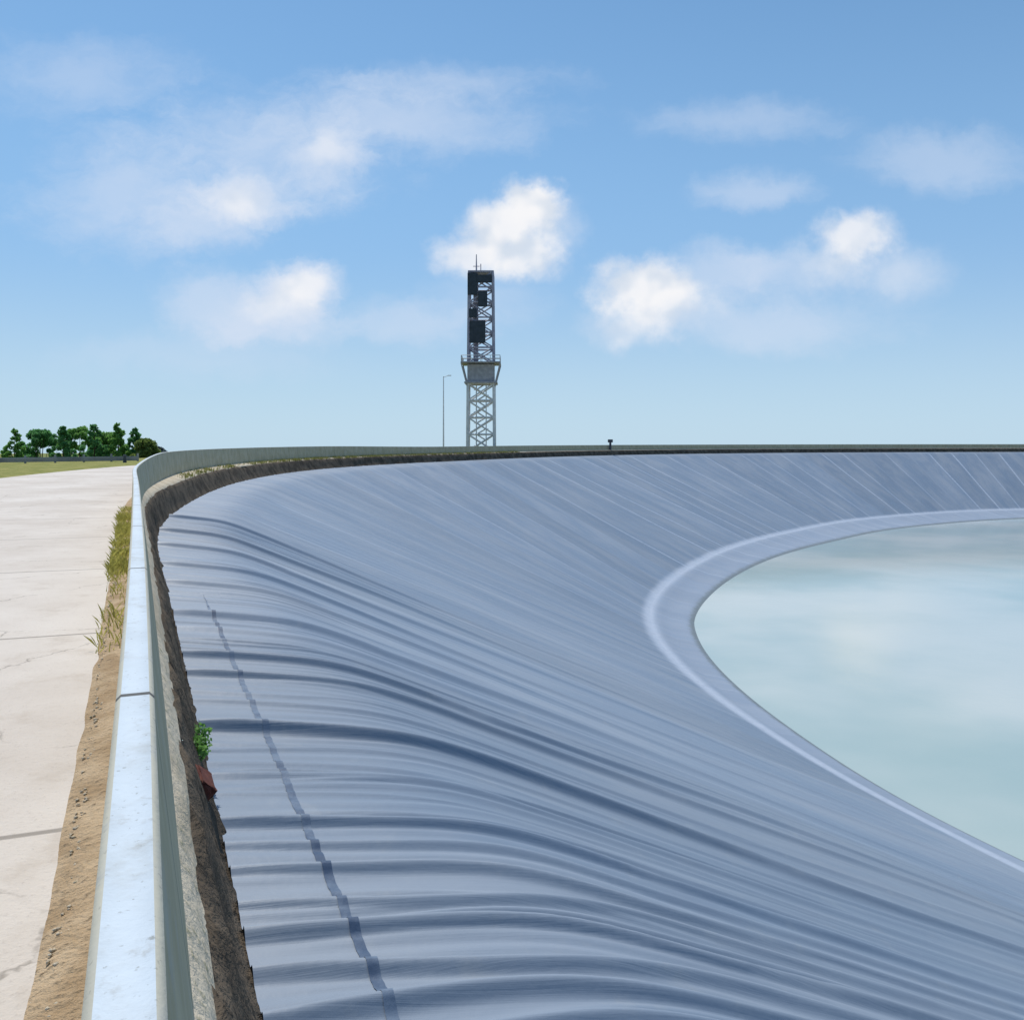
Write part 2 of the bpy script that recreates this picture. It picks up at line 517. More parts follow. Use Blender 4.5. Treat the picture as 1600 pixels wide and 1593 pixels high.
def spline(pts, per=400):
    """closed centripetal-ish Catmull-Rom through pts"""
    P = np.array(pts, float)
    n = len(P)
    out = []
    tt = np.linspace(0, 1, per, endpoint=False)[:, None]
    for i in range(n):
        p0, p1, p2, p3 = P[i - 1], P[i], P[(i + 1) % n], P[(i + 2) % n]
        l1 = np.linalg.norm(p1 - p0) ** 0.5; l2 = np.linalg.norm(p2 - p1) ** 0.5; l3 = np.linalg.norm(p3 - p2) ** 0.5
        m1 = l2 * ((p1 - p0) / l1 - (p2 - p0) / (l1 + l2) + (p2 - p1) / l2)
        m2 = l2 * ((p2 - p1) / l2 - (p3 - p1) / (l2 + l3) + (p3 - p2) / l3)
        out.append((2 * tt**3 - 3 * tt**2 + 1) * p1 + (tt**3 - 2 * tt**2 + tt) * m1 + (-2 * tt**3 + 3 * tt**2) * p2 + (tt**3 - tt**2) * m2)
    return np.concatenate(out)


RIM, TOE, WAT = (spline([p[k] for p in PLAN]) for k in range(3))
seg = np.linalg.norm(np.roll(RIM, -1, 0) - RIM, axis=1)
ARC = np.concatenate([[0], np.cumsum(seg)])
LEN = ARC[-1]
U0 = ARC[400]                           # arc length abreast of the camera (t = 0)


def smooth_closed(A, sig):
    """gaussian blur along the loop, sampled every 0.5 m"""
    n = int(LEN * 2)
    s = np.arange(n) * LEN / n
    B = np.stack([np.interp(s, ARC, np.append(A[:, k], A[0, k])) for k in range(2)], 1)
    k = int(sig * 6)
    g = np.exp(-0.5 * (np.arange(-k, k + 1) * 0.5 / sig) ** 2)
    g /= g.sum()
    Bp = np.concatenate([B[-k:], B, B[:k]])
    Bs = np.stack([np.convolve(Bp[:, c], g, 'valid') for c in range(2)], 1)
    return s, Bs


S_G, RIM_S = smooth_closed(RIM, 4.0)
_, TOE_S = smooth_closed(TOE, 4.0)
_, WAT_S = smooth_closed(WAT, 4.0)


def at(tab, s):
    s = np.mod(s, LEN)
    x = np.append(S_G, LEN)
    return np.stack([np.interp(s, x, np.append(tab[:, k], tab[0, k])) for k in range(2)], -1)


_tan = np.roll(RIM_S, -1, 0) - np.roll(RIM_S, 1, 0)
_tan /= np.linalg.norm(_tan, axis=1)[:, None]
NRM_S = np.stack([_tan[:, 1], -_tan[:, 0]], 1)     # points into the reservoir
if np.dot(NRM_S[int(U0 * 2)], PR) < 0:
    NRM_S = -NRM_S


def smoothstep(x, a, b):
    t = np.clip((x - a) / (b - a), 0, 1)
    return t * t * (3 - 2 * t)


def columns(breaks):
    """arc positions (u relative to the camera) with varying density: [(u_end, step), ...] from the first entry"""
    out = [breaks[0]]
    for end, step in breaks[1:]:
        n = max(1, int(round((end - out[-1]) / step)))
        out += list(np.linspace(out[-1], end, n + 1)[1:])
    return np.array(out[:-1])


BENCH, BSL = 1.87, 0.15

# ------------------------------------------------------------------ liner
U = columns([-20.0, (2.0, 0.5), (20.0, 0.017), (34.0, 0.03), (62.0, 0.06), (120.0, 0.14), (300.0, 0.6), (LEN - 20.0, 2.5)])
nc = len(U)
Rm, Tm, Wm = at(RIM_S, U + U0), at(TOE_S, U + U0), at(WAT_S, U + U0)
dv = Tm - Rm
L = np.linalg.norm(dv, axis=1)
dn = dv / L[:, None]
frac = np.concatenate([np.linspace(0, 1.1, 12), np.linspace(1.2, 3.2, 22)[0:], np.linspace(3.6, 7, 9)])
rows_x = [np.full(nc, f) for f in frac]
for q in np.linspace(0, 1, 34)[1:]:
    rows_x.append(7 + (L - 7) * q)
k = 0.28


def sp(x):
    return k * np.logaddexp(0, (x - BENCH) / k)


S_main = (Z_LIN - Z_TOE - BSL * L) / (sp(L))      # extra slope beyond the bench
G, UVs, UVt = [], [], []


# wrinkles: ridges running from the edge towards the toe
WR = []
u = 1.0
while u < 120:
    near = u < 45
    WR.append((u, random.uniform(0.028, 0.05) * (1 if near else 1.8), random.choice([0.010, 0.014, 0.019, 0.024, 0.029]) * random.uniform(0.7, 1.1),
               random.uniform(-1.2, 0.4), random.choice([1.9, 2.4, 2.9, 3.5, 6, 10, 18, 26, 26]), random.uniform(-1, 1), random.uniform(0, 6.28)))
    u += random.uniform(0.12, 0.26) * (1 if near else 2.0)
# a few pronounced folds that run on over the crest, as in the foreground
for uu, amp in ((3.55, 0.10), (3.85, 0.09), (4.15, 0.10), (4.5, 0.09), (4.85, 0.105), (5.2, 0.08), (5.6, 0.09), (5.95, 0.07), (6.3, 0.10), (7.3, 0.05), (8.55, 0.125), (9.5, 0.05), (10.6, 0.10), (11.5, 0.105), (13.2, 0.06), (14.3, 0.10), (17.6, 0.09),
                (20.3, 0.10), (24, 0.11), (28, 0.12), (33, 0.12)):
    WR.append((uu, 0.042 if uu < 7 else 0.052 if uu < 12 else 0.09, amp * (0.55 if uu < 7 else 0.68 if uu < 12 else 0.85), -0.6, 22, random.uniform(-0.4, 0.4), random.uniform(0, 6.28)))
WR_U = np.array([q[0] for q in WR])


def wrinkle(uu, xx):
    """height of the folds at arc uu (array) and distance from edge xx (array)"""
    h = np.zeros_like(uu)
    for (c, sg, a, x0, x1, dr, ph) in WR:
        lo, hi = np.searchsorted(uu, [c - 1.6, c + 1.6])
        if hi <= lo:
            continue
        us, xs = uu[lo:hi], xx[lo:hi]
        cc = c + 0.02 * dr * xs + 0.05 * np.sin(xs * 0.9 + ph) + 0.03 * np.sin(xs * 2.3 + 2 * ph)
        env = smoothstep(xs, x0 - 0.4, x0 + 1.0) * (1 - smoothstep(xs, x1 * 0.7, x1 + 0.6)) * (1 - 0.55 * smoothstep(xs, 3, 14))
        sg2 = sg * (1 + 0.6 * smoothstep(xs, 2, 9))
        h[lo:hi] = np.maximum(h[lo:hi], 1.45 * a * env * np.exp(-0.5 * ((us - cc) / sg2) ** 2))
    return h


for X in rows_x:
    X = np.minimum(X, L)
    xy = Rm + dn * X[:, None]
    z = Z_LIN - BSL * X - S_main * sp(X)
    z = z + wrinkle(U, X) * (1 - smoothstep(X, L - 2.5, L - 0.3))
    # slow undulation of the ground under the sheet
    z = z + 0.05 * np.sin(U * 0.45 + X * 0.25) * smoothstep(X, 2, 8) * (1 - smoothstep(X, L - 6, L - 1))
    G.append(np.concatenate([xy, z[:, None]], 1))
    UVs.append(np.stack([U, X], 1))
    UVt.append(np.stack([X - L, np.zeros(nc)], 1))
wd = Wm - Tm
wl = np.linalg.norm(wd, axis=1)
wn_ = wd / wl[:, None]
for q in (0.05, 0.15, 0.3, 0.5, 0.75, 1.0, 1.3):
    xy = Tm + wd * q
    z = Z_TOE + (Z_WAT - Z_TOE) * q + 0.08 * math.sin(q * 9)
    G.append(np.concatenate([xy, np.full((nc, 1), z)], 1))
    UVs.append(np.stack([U, L + wl * q], 1))
    UVt.append(np.stack([wl * q, np.zeros(nc)], 1))
for q in (4, 9):
    xy = Wm + wn_ * q
    G.append(np.concatenate([xy, np.full((nc, 1), Z_WAT - 0.36 * q)], 1))
    UVs.append(np.stack([U, L + wl + q], 1))
    UVt.append(np.stack([wl + q, np.zeros(nc)], 1))
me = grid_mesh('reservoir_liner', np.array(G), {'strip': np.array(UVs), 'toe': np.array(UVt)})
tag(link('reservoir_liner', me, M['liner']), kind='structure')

# water: a flat sheet a little larger than its waterline so it meets the liner
Uw = columns([-20.0, (300.0, 1.0), (LEN - 20.0, 3.0)])
Wp, Tp = at(WAT_S, Uw + U0), at(TOE_S, Uw + U0)
cen = np.array([118.0, 90.0])
ring = [Wp + (Tp - Wp) * 0.04, Wp + (cen - Wp) * 0.03, Wp + (cen - Wp) * 0.15, Wp + (cen - Wp) * 0.5, np.repeat(cen[None], len(Uw), 0) + (Wp - cen) * 0.002]
Gw = np.array([np.concatenate([r_, np.full((len(Uw), 1), Z_WAT)], 1) for r_ in ring])
tag(link('water', grid_mesh('water', Gw), M['water']), kind='structure')

# ------------------------------------------------------------------ rim: bank, ledge, parapet, dirt strip, road, terrain
UR = columns([-20.0, (2.0, 1.0), (30.0, 0.07), (160.0, 0.35), (300.0, 1.0), (LEN - 20.0, 2.5)])
nr_ = len(UR)
RR, NN = at(RIM_S, UR + U0), at(NRM_S, UR + U0)
NN /= np.linalg.norm(NN, axis=1)[:, None]
gfac = 1 + 1.0 * smoothstep(UR, 25, 60)             # the ledge and bank widen away from the camera


def strip(off, z):
    """points at offset off (m, + towards the water, 0 = liner edge) and height z along the rim"""
    off = np.broadcast_to(np.asarray(off, float), (nr_,))
    z = np.broadcast_to(np.asarray(z, float), (nr_,))
    return np.concatenate([RR + NN * off[:, None], z[:, None]], 1)


def ring_obj(name, prof, mat, jitter=0.0, uv=True, smooth=True):
    rows, uvs = [], []
    v = 0.0
    for i, (o, z) in enumerate(prof):
        s_ = strip(o, z)
        if jitter and 0 < i < len(prof) - 1:
            q_ = RNG.normal(0, 1, s_.shape)
            for k3 in range(3):
                q_ = (np.roll(q_, 1, 0) + q_ + np.roll(q_, -1, 0)) / 3
            s_ += q_ * jitter * 2.2 * np.array([1, 1, 0.6])
        rows.append(s_)
        uvs.append(np.stack([UR, np.full(nr_, i * 0.3)], 1))
    me = grid_mesh(name, np.array(rows), {'strip': np.array(uvs)} if uv else None, smooth=smooth)
    return link(name, me, mat)


o_ledge_in = -0.30 * gfac              # edge of the ledge above the bank
o_wall_in = o_ledge_in - 0.07 - 0.62 * smoothstep(UR, 24, 50)   # foot of the parapet on the inside
o_top_in = o_wall_in - 0.11
o_top_out = o_top_in - 0.068
top_h = 0.65 - 0.20 * smoothstep(UR, 27, 42) * (1 - smoothstep(UR, 90, 125)) - 0.02 * smoothstep(UR, 120, 160)
z_top = EYE - top_h
z_ledge_w, z_ledge_e = EYE - 1.50, EYE - 1.68
tag(ring_obj('earth_bank', [(0.10, Z_LIN - 0.10), (-0.03 * gfac, Z_LIN + 0.03), (-0.10 * gfac, Z_LIN + 0.25), (-0.16 * gfac, Z_LIN + 0.5), (-0.23 * gfac, Z_LIN + 0.78),
                            (o_ledge_in, z_ledge_e), (o_ledge_in - 0.02, z_ledge_e - 0.01)], M['bank'], 0.018), kind='structure')
tag(ring_obj('ledge_path', [(o_ledge_in + 0.015, z_ledge_e - 0.04), (o_ledge_in, z_ledge_e + 0.004), ((o_ledge_in + o_wall_in) / 2, (z_ledge_w + z_ledge_e) / 2), (o_wall_in - 0.02, z_ledge_w)], M['ledge'], 0.006), kind='structure')
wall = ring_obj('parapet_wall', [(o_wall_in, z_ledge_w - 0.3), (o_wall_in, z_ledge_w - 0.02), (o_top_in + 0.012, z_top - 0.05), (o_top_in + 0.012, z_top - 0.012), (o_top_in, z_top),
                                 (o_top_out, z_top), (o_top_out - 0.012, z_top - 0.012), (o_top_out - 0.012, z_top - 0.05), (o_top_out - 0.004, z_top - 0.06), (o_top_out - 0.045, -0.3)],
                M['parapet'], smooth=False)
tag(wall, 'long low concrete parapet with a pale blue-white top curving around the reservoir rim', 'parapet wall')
o_road = o_top_out - 0.04
tag(ring_obj('dirt_strip', [(o_road + 0.01, 0.045), (o_road - 0.08, 0.05), (o_road - 0.15, 0.035), (o_road - 0.21, 0.02), (o_road - 0.26, 0.0)], M['dirt'], 0.006), kind='structure')
tag(ring_obj('road', [(o_road, 0.008), (o_road - 2.0, 0.025), (o_road - 5.0, 0.025), (o_road - 8.0, 0.008), (o_road - 8.05, -0.06)], M['road']), kind='structure')


def terrain_z(d):
    return -0.02 * np.clip(d / 5, 0, 1) - 0.25 * smoothstep(d, 9, 30) - 14 * smoothstep(d, 32, 110) - 66 * smoothstep(d, 90, 1200)


offs = [0, 1.5, 3.4, 5.5, 7.9, 8.4, 12, 18, 25, 32, 40, 50, 62, 76, 92, 110, 140, 190, 260, 360, 500, 700, 950, 1300, 2000, 3200, 5000, 7000]
rows = []
UR_k = np.arange(nr_)
for d in offs:
    nz = RNG.normal(0, 1, nr_) * 0.0
    z = float(terrain_z(np.array(d))) - (0.02 if d < 8.2 else 0)
    und = (np.sin(UR * 0.05 + d * 0.02) + np.sin(UR * 0.021 - d * 0.011 + 1)) * min(3.0, d * 0.008) if d > 30 else 0
    rows.append(strip(o_road - d, z + und))
tag(link('terrain', grid_mesh('terrain', np.array(rows), flip=False), M['terrain']), kind='structure')
tag(ring_obj('grass_verge', [(o_road - 8.02, 0.0), (o_road - 8.6, 0.03), (o_road - 11, 0.01), (o_road - 14, -0.05), (o_road - 22, -0.12), (o_road - 29, -0.2), (o_road - 30, -0.4)], M['verge']), kind='structure')


def ground(x, y):
    d = np.min(np.linalg.norm(RIM_S - np.array([x, y]), axis=1)) - 0.8
    return float(terrain_z(np.array(max(d, 0.0))))


def px(x, y, depth):
    """the place seen at photo pixel (x, y) at a given depth"""
    return Vector(((x - 800) / 1400 * depth, depth, EYE + (690 - y) / 1400 * depth))


def rim_at(x, off, z):
    """point on the rim strip in the viewing direction of pixel column x"""
    q = RR + NN * np.broadcast_to(np.asarray(off, float), (nr_,))[:, None]
    vis = (q[:, 1] > 3) & (UR < 400)
    e = np.where(vis, np.abs(q[:, 0] / np.maximum(q[:, 1], 1) - (x - 800) / 1400), 9)
    i = int(np.argmin(e))
    return Vector((q[i, 0], q[i, 1], z)), i


# ------------------------------------------------------------------ lattice tower beyond the rim
def lattice_tower():
    Y = 192.0
    kk = Y / 165.0
    sc = Y / 1400
    X = (752 - 800) * sc
    gz = ground(X, Y)
    root = empty('lattice_tower', (X, Y, gz))
    root.scale = (kk, kk, kk)

    def zz_(y):
        return (EYE + (690 - y) * sc - gz) / kk
    tag(root, 'tall square steel lattice tower with a platform halfway up and dark panels above', 'tower')
    zp = zz_(600)      # underside of the platform storey
    zq = zz_(568)      # its upper deck
    zt = zz_(428)      # top of the lattice
    w0, w1, w2 = 2.45, 2.35, 2.15

    def half(z):
        return np.interp(z, [0, zp, zt], [w0, w1, w2])

    def corner(k, z):
        h = half(z)
        return Vector((((-1, 1, 1, -1)[k]) * h, ((-1, -1, 1, 1)[k]) * h, z))
    for k in range(4):
        bm = bmesh.new()
        bm_bar(bm, corner(k, -0.3), corner(k, zp), 0.26, 8)
        bm_obj('leg', bm, M['pale_steel'], root)
        bm = bmesh.new()
        bm_bar(bm, corner(k, zq), corner(k, zt), 0.24, 8)
        bm_obj('upper_leg', bm, M['grey_steel'], root)
    bm = bmesh.new()
    zs = np.linspace(0, zp, 5)
    for a, b in zip(zs[:-1], zs[1:]):
        for k in range(4):
            k2 = (k + 1) % 4
            bm_bar(bm, corner(k, a), corner(k2, b), 0.13)
            bm_bar(bm, corner(k2, a), corner(k, b), 0.13)
            bm_bar(bm, corner(k, b), corner(k2, b), 0.15)
    bm_obj('lower_bracing', bm, M['pale_steel'], root)
    bm = bmesh.new()
    zs = np.linspace(zq, zt, 7)
    for a, b in zip(zs[:-1], zs[1:]):
        for k in range(4):
            k2 = (k + 1) % 4
            bm_bar(bm, corner(k, a), corner(k2, b), 0.13)
            bm_bar(bm, corner(k2, a), corner(k, b), 0.13)
            bm_bar(bm, corner(k, b), corner(k2, b), 0.16)
    bm_obj('upper_bracing', bm, M['grey_steel'], root)
    # stair core inside the lower half
    bm = bmesh.new()
    for s_ in (-1, 1):
        for s2 in (-1, 1):
            bm_bar(bm, (s_ * 0.9, s2 * 0.7, -0.2), (s_ * 0.9, s2 * 0.7, zp), 0.09)
    n = 12
    for i in range(n):
        a, b = zp * i / n, zp * (i + 1) / n
        s_ = 1 if i % 2 else -1
        bm_bar(bm, (-0.8 * s_, -0.5, a), (0.8 * s_, -0.5, b), 0.13)
        bm_box(bm, (0.95 * s_, 0, b), (0.8, 1.5, 0.08))
    bm_obj('stair', bm, M['pale_steel'], root)
    # cable ladder shaft on one leg
    bm = bmesh.new()
    bm_box(bm, (-0.95, -1.2, (zq + zt) / 2), (0.9, 0.5, zt - zq - 0.3))
    bm_obj('cable_tray', bm, M['grey_steel'], root)
    # platform storey
    bm = bmesh.new()
    bm_box(bm, (0, 0, zp + 0.15), (6.0, 6.0, 0.3))
    bm_box(bm, (0, 0, zq), (7.2, 7.2, 0.25))
    bm_obj('platform', bm, M['deck'], root, 0.04)
    bm = bmesh.new()
    bm_box(bm, (0, 0, (zp + zq) / 2 + 0.02), (4.9, 4.9, zq - zp - 0.6))
    for k in range(4):
        a = corner(k, zp) * 1.0
        bm_bar(bm, (a.x, a.y, zp - 1.0), (a.x * 1.5, a.y * 1.5, zq - 0.13), 0.12)
    bm_obj('equipment_cabin', bm, M['deck'], root, 0.0)
    bm = bmesh.new()
    h = 3.5
    for zz in (0.55, 1.1):
        for a, b in (((-h, -h), (h, -h)), ((h, -h), (h, h)), ((h, h), (-h, h)), ((-h, h), (-h, -h))):
            bm_bar(bm, (*a, zq + 0.12 + zz), (*b, zq + 0.12 + zz), 0.06)
    for i in range(5):
        f = -h + i * 2 * h / 4
        for a in ((f, -h), (f, h), (-h, f), (h, f)):
            bm_bar(bm, (*a, zq + 0.1), (*a, zq + 1.25), 0.06)
    bm_obj('railing', bm, M['galv'], root)
    # dark panels hung in the upper half
    for (cx, cy, ww, hh) in ((739, 447, 15, 34), (757, 439, 24, 12), (755, 470, 14, 24), (747, 521, 24, 34), (740, 492, 12, 14)):
        bm = bmesh.new()
        bm_box(bm, ((cx - 752) * sc / kk, -2.35, zz_(cy)), (ww * sc / kk, 0.45, hh * sc / kk))
        o = bm_obj('panel', bm, M['dark_panel'], root, 0.07)
    # top platform and mast
    bm = bmesh.new()
    bm_box(bm, (0, 0, zt + 0.12), (4.7, 4.7, 0.22))
    bm_obj('top_deck', bm, M['grey_steel'], root, 0.04)
    bm = bmesh.new()
    bm_bar(bm, (-0.9, 0, zt), (-0.9, 0, zt + 3.6), 0.16, 8, 0.07)
    bm_bar(bm, (-0.1, 0.3, zt), (-0.1, 0.3, zt + 1.9), 0.08, 8)
    bm_bar(bm, (-1.5, 0, zt + 1.4), (-0.3, 0, zt + 1.4), 0.07)
    bm_obj('mast', bm, M['grey_steel'], root)


lattice_tower()

# slender pole left of the tower
def slender_pole():
    Y = 150.0
    X = (693 - 800) / 1400 * Y
    gz = ground(X, Y)
    H = EYE + (690 - 588) / 1400 * Y - gz
    root = empty('lamp_post', (X, Y, gz))
    tag(root, 'slender pale grey lamp post standing alone to the left of the lattice tower', 'lamp post')
    bm = bmesh.new()
    bm_bar(bm, (0, 0, -0.2), (0, 0, H), 0.14, 10, 0.07)
    bm_obj('pole', bm, M['galv'], root)
    bm = bmesh.new()
    bm_bar(bm, (0, 0, H - 0.15), (0.8, 0, H + 0.15), 0.05, 8)
    bm_obj('arm', bm, M['galv'], root)
    bm = bmesh.new()
    bm_box(bm, (1.0, 0, H + 0.15), (0.6, 0.25, 0.14))
    bm_obj('lamp_head', bm, M['galv'], root, 0.03)
    bm = bmesh.new()
    bm_bar(bm, (0, 0, -0.1), (0, 0, 0.5), 0.3, 10, 0.25)
    bm_obj('base', bm, M['galv'], root)


slender_pole()

# dark marker post on the far rim
p, i = rim_at(953, (o_ledge_in + o_wall_in) / 2, (z_ledge_w + z_ledge_e) / 2)
root = empty('marker_post', p)
tag(root, 'short dark post with a box on top on the far rim, right of the tower', 'post')
bm = bmesh.new()
bm_bar(bm, (0, 0, -0.1), (0, 0, 1.5), 0.22, 10)
bm_obj('post', bm, M['post'], root)
bm = bmesh.new()
bm_box(bm, (0, 0, 1.75), (0.95, 0.5, 0.6))
bm_obj('box', bm, M['post'], root, 0.05)

# ------------------------------------------------------------------ guardrail across the grass, beyond the bend of the road
def guardrail():
    a, b = px(-60, 720, 74.0), px(216, 719, 84.0)
    za, zb = ground(a.x, a.y), ground(b.x, b.y)
    a.z, b.z = za, zb
    root = empty('guardrail', a)
    tag(root, 'dull grey roadside guardrail on short posts along the grass below the trees', 'guardrail')
    d = (b - a)
    n = 7
    bm = bmesh.new()
    yaw = math.atan2(d.y, d.x)
    rot = Matrix.Rotation(yaw, 3, 'Z')
    for dz, dy in ((0.52, 0.0), (0.44, -0.05), (0.36, 0.0), (0.28, -0.05), (0.20, 0.0)):
        bm_box(bm, d / 2 + Vector((0, 0, dz)) + rot @ Vector((0, dy, 0)), (d.length, 0.05, 0.086), rot)
    bm_obj('beam', bm, M['rail'], root)
    for q in range(n):
        f = q / (n - 1)
        bm = bmesh.new()
        bm_box(bm, d * f + Vector((0, 0, 0.2)) + rot @ Vector((0, 0.1, 0)), (0.16, 0.12, 1.1), rot)
        bm_obj('post', bm, M['rail'], root, 0.01)
    return a, b


guardrail()
q = px(195, 722, 76.0)
root = empty('bollard', (q.x, q.y, ground(q.x, q.y)))
tag(root, 'single dark bollard on the grass by the right end of the guardrail', 'bollard')
bm = bmesh.new()
bm_bar(bm, (0, 0, -0.1), (0, 0, 0.62), 0.16, 12, 0.13)
bm_obj('post', bm, M['post'], root)
bm = bmesh.new()
bm_bar(bm, (0, 0, 0.62), (0, 0, 0.72), 0.15, 12, 0.07)
bm_obj('cap', bm, M['post'], root)


# ------------------------------------------------------------------ trees at the left
def leaf_cloud(pts, size, n_per, seed, squash=1.0):
    """pts: list of (x, y, z, r) clumps; many small leaf quads scattered through each"""
    rg = np.random.default_rng(seed)
    V, F = [], []
    for (x, y, z, r) in pts:
        n = int(n_per * (r ** 2) * 4)
        d = rg.normal(size=(n, 3))
        d /= np.linalg.norm(d, axis=1)[:, None]
        rad = r * rg.uniform(0.25, 1, n) ** 0.6
        c = np.array([x, y, z]) + d * rad[:, None] * np.array([1, 1, squash])
        a = rg.normal(size=(n, 3)); a /= np.linalg.norm(a, axis=1)[:, None]
        b = np.cross(a, rg.normal(size=(n, 3))); b /= np.linalg.norm(b, axis=1)[:, None]
        s_ = size * rg.uniform(0.6, 1.3, n)[:, None]
        q = np.stack([c - a * s_, c - b * s_ * 0.55, c + a * s_, c + b * s_ * 0.55], 1)
        base = sum(len(v) for v in V)
        V.append(q.reshape(-1, 3))
        F.append(np.arange(n * 4).reshape(-1, 4) + base)
    return np.concatenate(V), np.concatenate(F)


def tree(x, y, h, wid, mat, kind, seed, label, cat='tree', name='pine_tree'):
    rg = random.Random(seed)
    gz = ground(x, y)
    root = empty(name, (x, y, gz))
    tag(root, label, cat, 'trees beyond the guardrail')
    bm = bmesh.new()
    bm_bar(bm, (0, 0, -0.3), (0.1, 0, h * 0.9), 0.03 * h * 0.5 + 0.05, 8, 0.03)
    pts = []
    if kind == 'spire':
        for k in range(110):
            f = rg.random() ** 0.8
            z = h * (0.06 + 0.92 * f)
            rr = wid * (1 - f) ** 0.7 * 0.75 + 0.2
            a = rg.uniform(0, 6.28)
            rad = rr * rg.uniform(0.3, 1.0)
            pts.append((math.cos(a) * rad, math.sin(a) * rad, z, rg.uniform(0.35, 0.75) * (1.15 - f * 0.75)))
            if k % 6 == 0:
                bm_bar(bm, (0, 0, z * 0.9), (math.cos(a) * rad, math.sin(a) * rad, z), 0.06, 5, 0.02)
    else:
        for k in range(80):
            a = rg.uniform(0, 6.28)
            el = rg.uniform(-0.4, 1.0)
            rad = wid * math.cos(el * 1.4) * rg.uniform(0.3, 1.12)
            z = h * 0.46 + h * 0.5 * math.sin(el * 1.5)
            pts.append((math.cos(a) * rad, math.sin(a) * rad, z, rg.uniform(0.35, 0.9)))
            if k % 6 == 0:
                bm_bar(bm, (0, 0, h * 0.3), (math.cos(a) * rad * 0.8, math.sin(a) * rad * 0.8, z), 0.07, 5, 0.02)
    bm_obj('trunk', bm, M['bark'], root)
    V, F = leaf_cloud(pts, 0.2, 130, seed)
    link('crown', np_mesh('crown', V, F), mat, root)
    return root


TREES = [  # px x, depth, px top y, half width, material, kind, label
    (22, 150, 668, 1.5, 'leaf_mid', 'spire', 'mid green pointed tree at the far left end of the tree row'),
    (62, 156, 672, 1.9, 'leaf_dark', 'round', 'rounded dark green tree, second from the left end of the row'),
    (98, 150, 664, 1.5, 'leaf_dark', 'spire', 'dark pointed tree, third from the left end of the row'),
    (124, 160, 667, 1.8, 'leaf_mid', 'round', 'bushy mid green tree filling the row just left of the darkest spire'),
    (147, 150, 661, 1.5, 'leaf_dark', 'spire', 'darkest green spire in the middle of the tree row'),
    (166, 162, 677, 1.5, 'leaf_mid', 'round', 'low rounded mid green tree filling the gap between two tall spires'),
    (184, 152, 660, 1.3, 'leaf_mid', 'spire', 'tallest narrow mid green spire, second last of the tall trees'),
    (211, 154, 668, 1.15, 'leaf_dark', 'spire', 'last tall dark green tree at the right end of the row'),
    (226, 150, 689, 0.9, 'leaf_pale', 'round', 'small yellow-green bush at the foot of the last tall tree'),
    (243, 170, 700, 1.3, 'leaf_blue', 'round', 'low blue-grey bush beyond the end of the tree row, beside the parapet'),
]
for n, (x, dep, ty, wd_, mt, kd, lb) in enumerate(TREES):
    top = px(x, ty, dep)
    g_ = ground(top.x, top.y)
    tree(top.x, top.y, top.z - g_, wd_ * (2.7 if kd == 'round' else 3.3), M[mt], kd, 100 + n, lb, 'bush' if 'bush' in lb and 'tree filling' not in lb else 'tree',
         'bush' if n >= 8 else ('pine_tree' if kd == 'spire' else 'leafy_tree'))


# ------------------------------------------------------------------ grass and weeds
def blades(points, hmin, hmax, width, seed, lean=0.5):
    rg = np.random.default_rng(seed)
    P = np.array(points)
    n = len(P)
    a = rg.uniform(0, 6.28, n)
    h = rg.uniform(hmin, hmax, n)
    side = np.stack([np.cos(a), np.sin(a), np.zeros(n)], 1) * width * 0.5
    ln = np.stack([np.cos(a + 1.57), np.sin(a + 1.57), np.zeros(n)], 1) * (h * rg.uniform(0, lean, n))[:, None]
    up = np.stack([np.zeros(n), np.zeros(n), h], 1)
    V = np.stack([P - side, P + side, P + ln * 0.4 + up * 0.6 + side * 0.6, P + ln + up], 1)
    return V.reshape(-1, 3), np.arange(n * 4).reshape(-1, 4)


def strip_points(n, u0, u1, off_a, off_b, z, seed, clump=0.0, bias=1.0):
    """random points on the rim strip between two offsets from o_road (or absolute arrays)"""
    rg = np.random.default_rng(seed)
    us = u0 + (u1 - u0) * rg.random(n) ** bias
    if clump:
        kn = np.interp(us, np.arange(u0 - 1, u1 + 1, 0.55), rg.normal(0, 1.1, len(np.arange(u0 - 1, u1 + 1, 0.55))))
        keep = kn + rg.normal(0, 0.6, n) > clump
        us = us[keep]
    f = rg.random(len(us))
    oa, ob = np.interp(us, UR, np.broadcast_to(off_a, (nr_,))), np.interp(us, UR, np.broadcast_to(off_b, (nr_,)))
    o = oa + (ob - oa) * f
    c = at(RIM_S, us + U0)
    nn = at(NRM_S, us + U0)
    nn /= np.linalg.norm(nn, axis=1)[:, None]
    xy = c + nn * o[:, None]
    return np.concatenate([xy, np.full((len(us), 1), z)], 1)


# grass patch at the parapet's outer foot, part way along (yellow-green in the photo)
pts = np.concatenate([strip_points(7000, 12.0, 25.5, o_road - 0.01, o_road - 0.27, 0.03, 1, -0.1),
                      strip_points(350, 8.0, 12.5, o_road - 0.01, o_road - 0.25, 0.03, 2, 0.6)])
V, F = blades(pts, 0.02, 0.14, 0.011, 3, 1.0)
tag(link('roadside_grass', np_mesh('roadside_grass', V, F), M['grass_dry']), kind='stuff')
# weeds along the ledge on the far curve
pts = np.concatenate([strip_points(16000, 78, 150, o_ledge_in + 0.05, o_wall_in, z_ledge_e - 0.02, 4, -0.6),
                      strip_points(5000, 42, 78, o_ledge_in + 0.03, o_wall_in, z_ledge_e - 0.02, 5, 0.5)])
V, F = blades(pts, 0.06, 0.30, 0.04, 6, 0.8)
tag(link('ledge_grass', np_mesh('ledge_grass', V, F), M['grass_green']), kind='stuff')


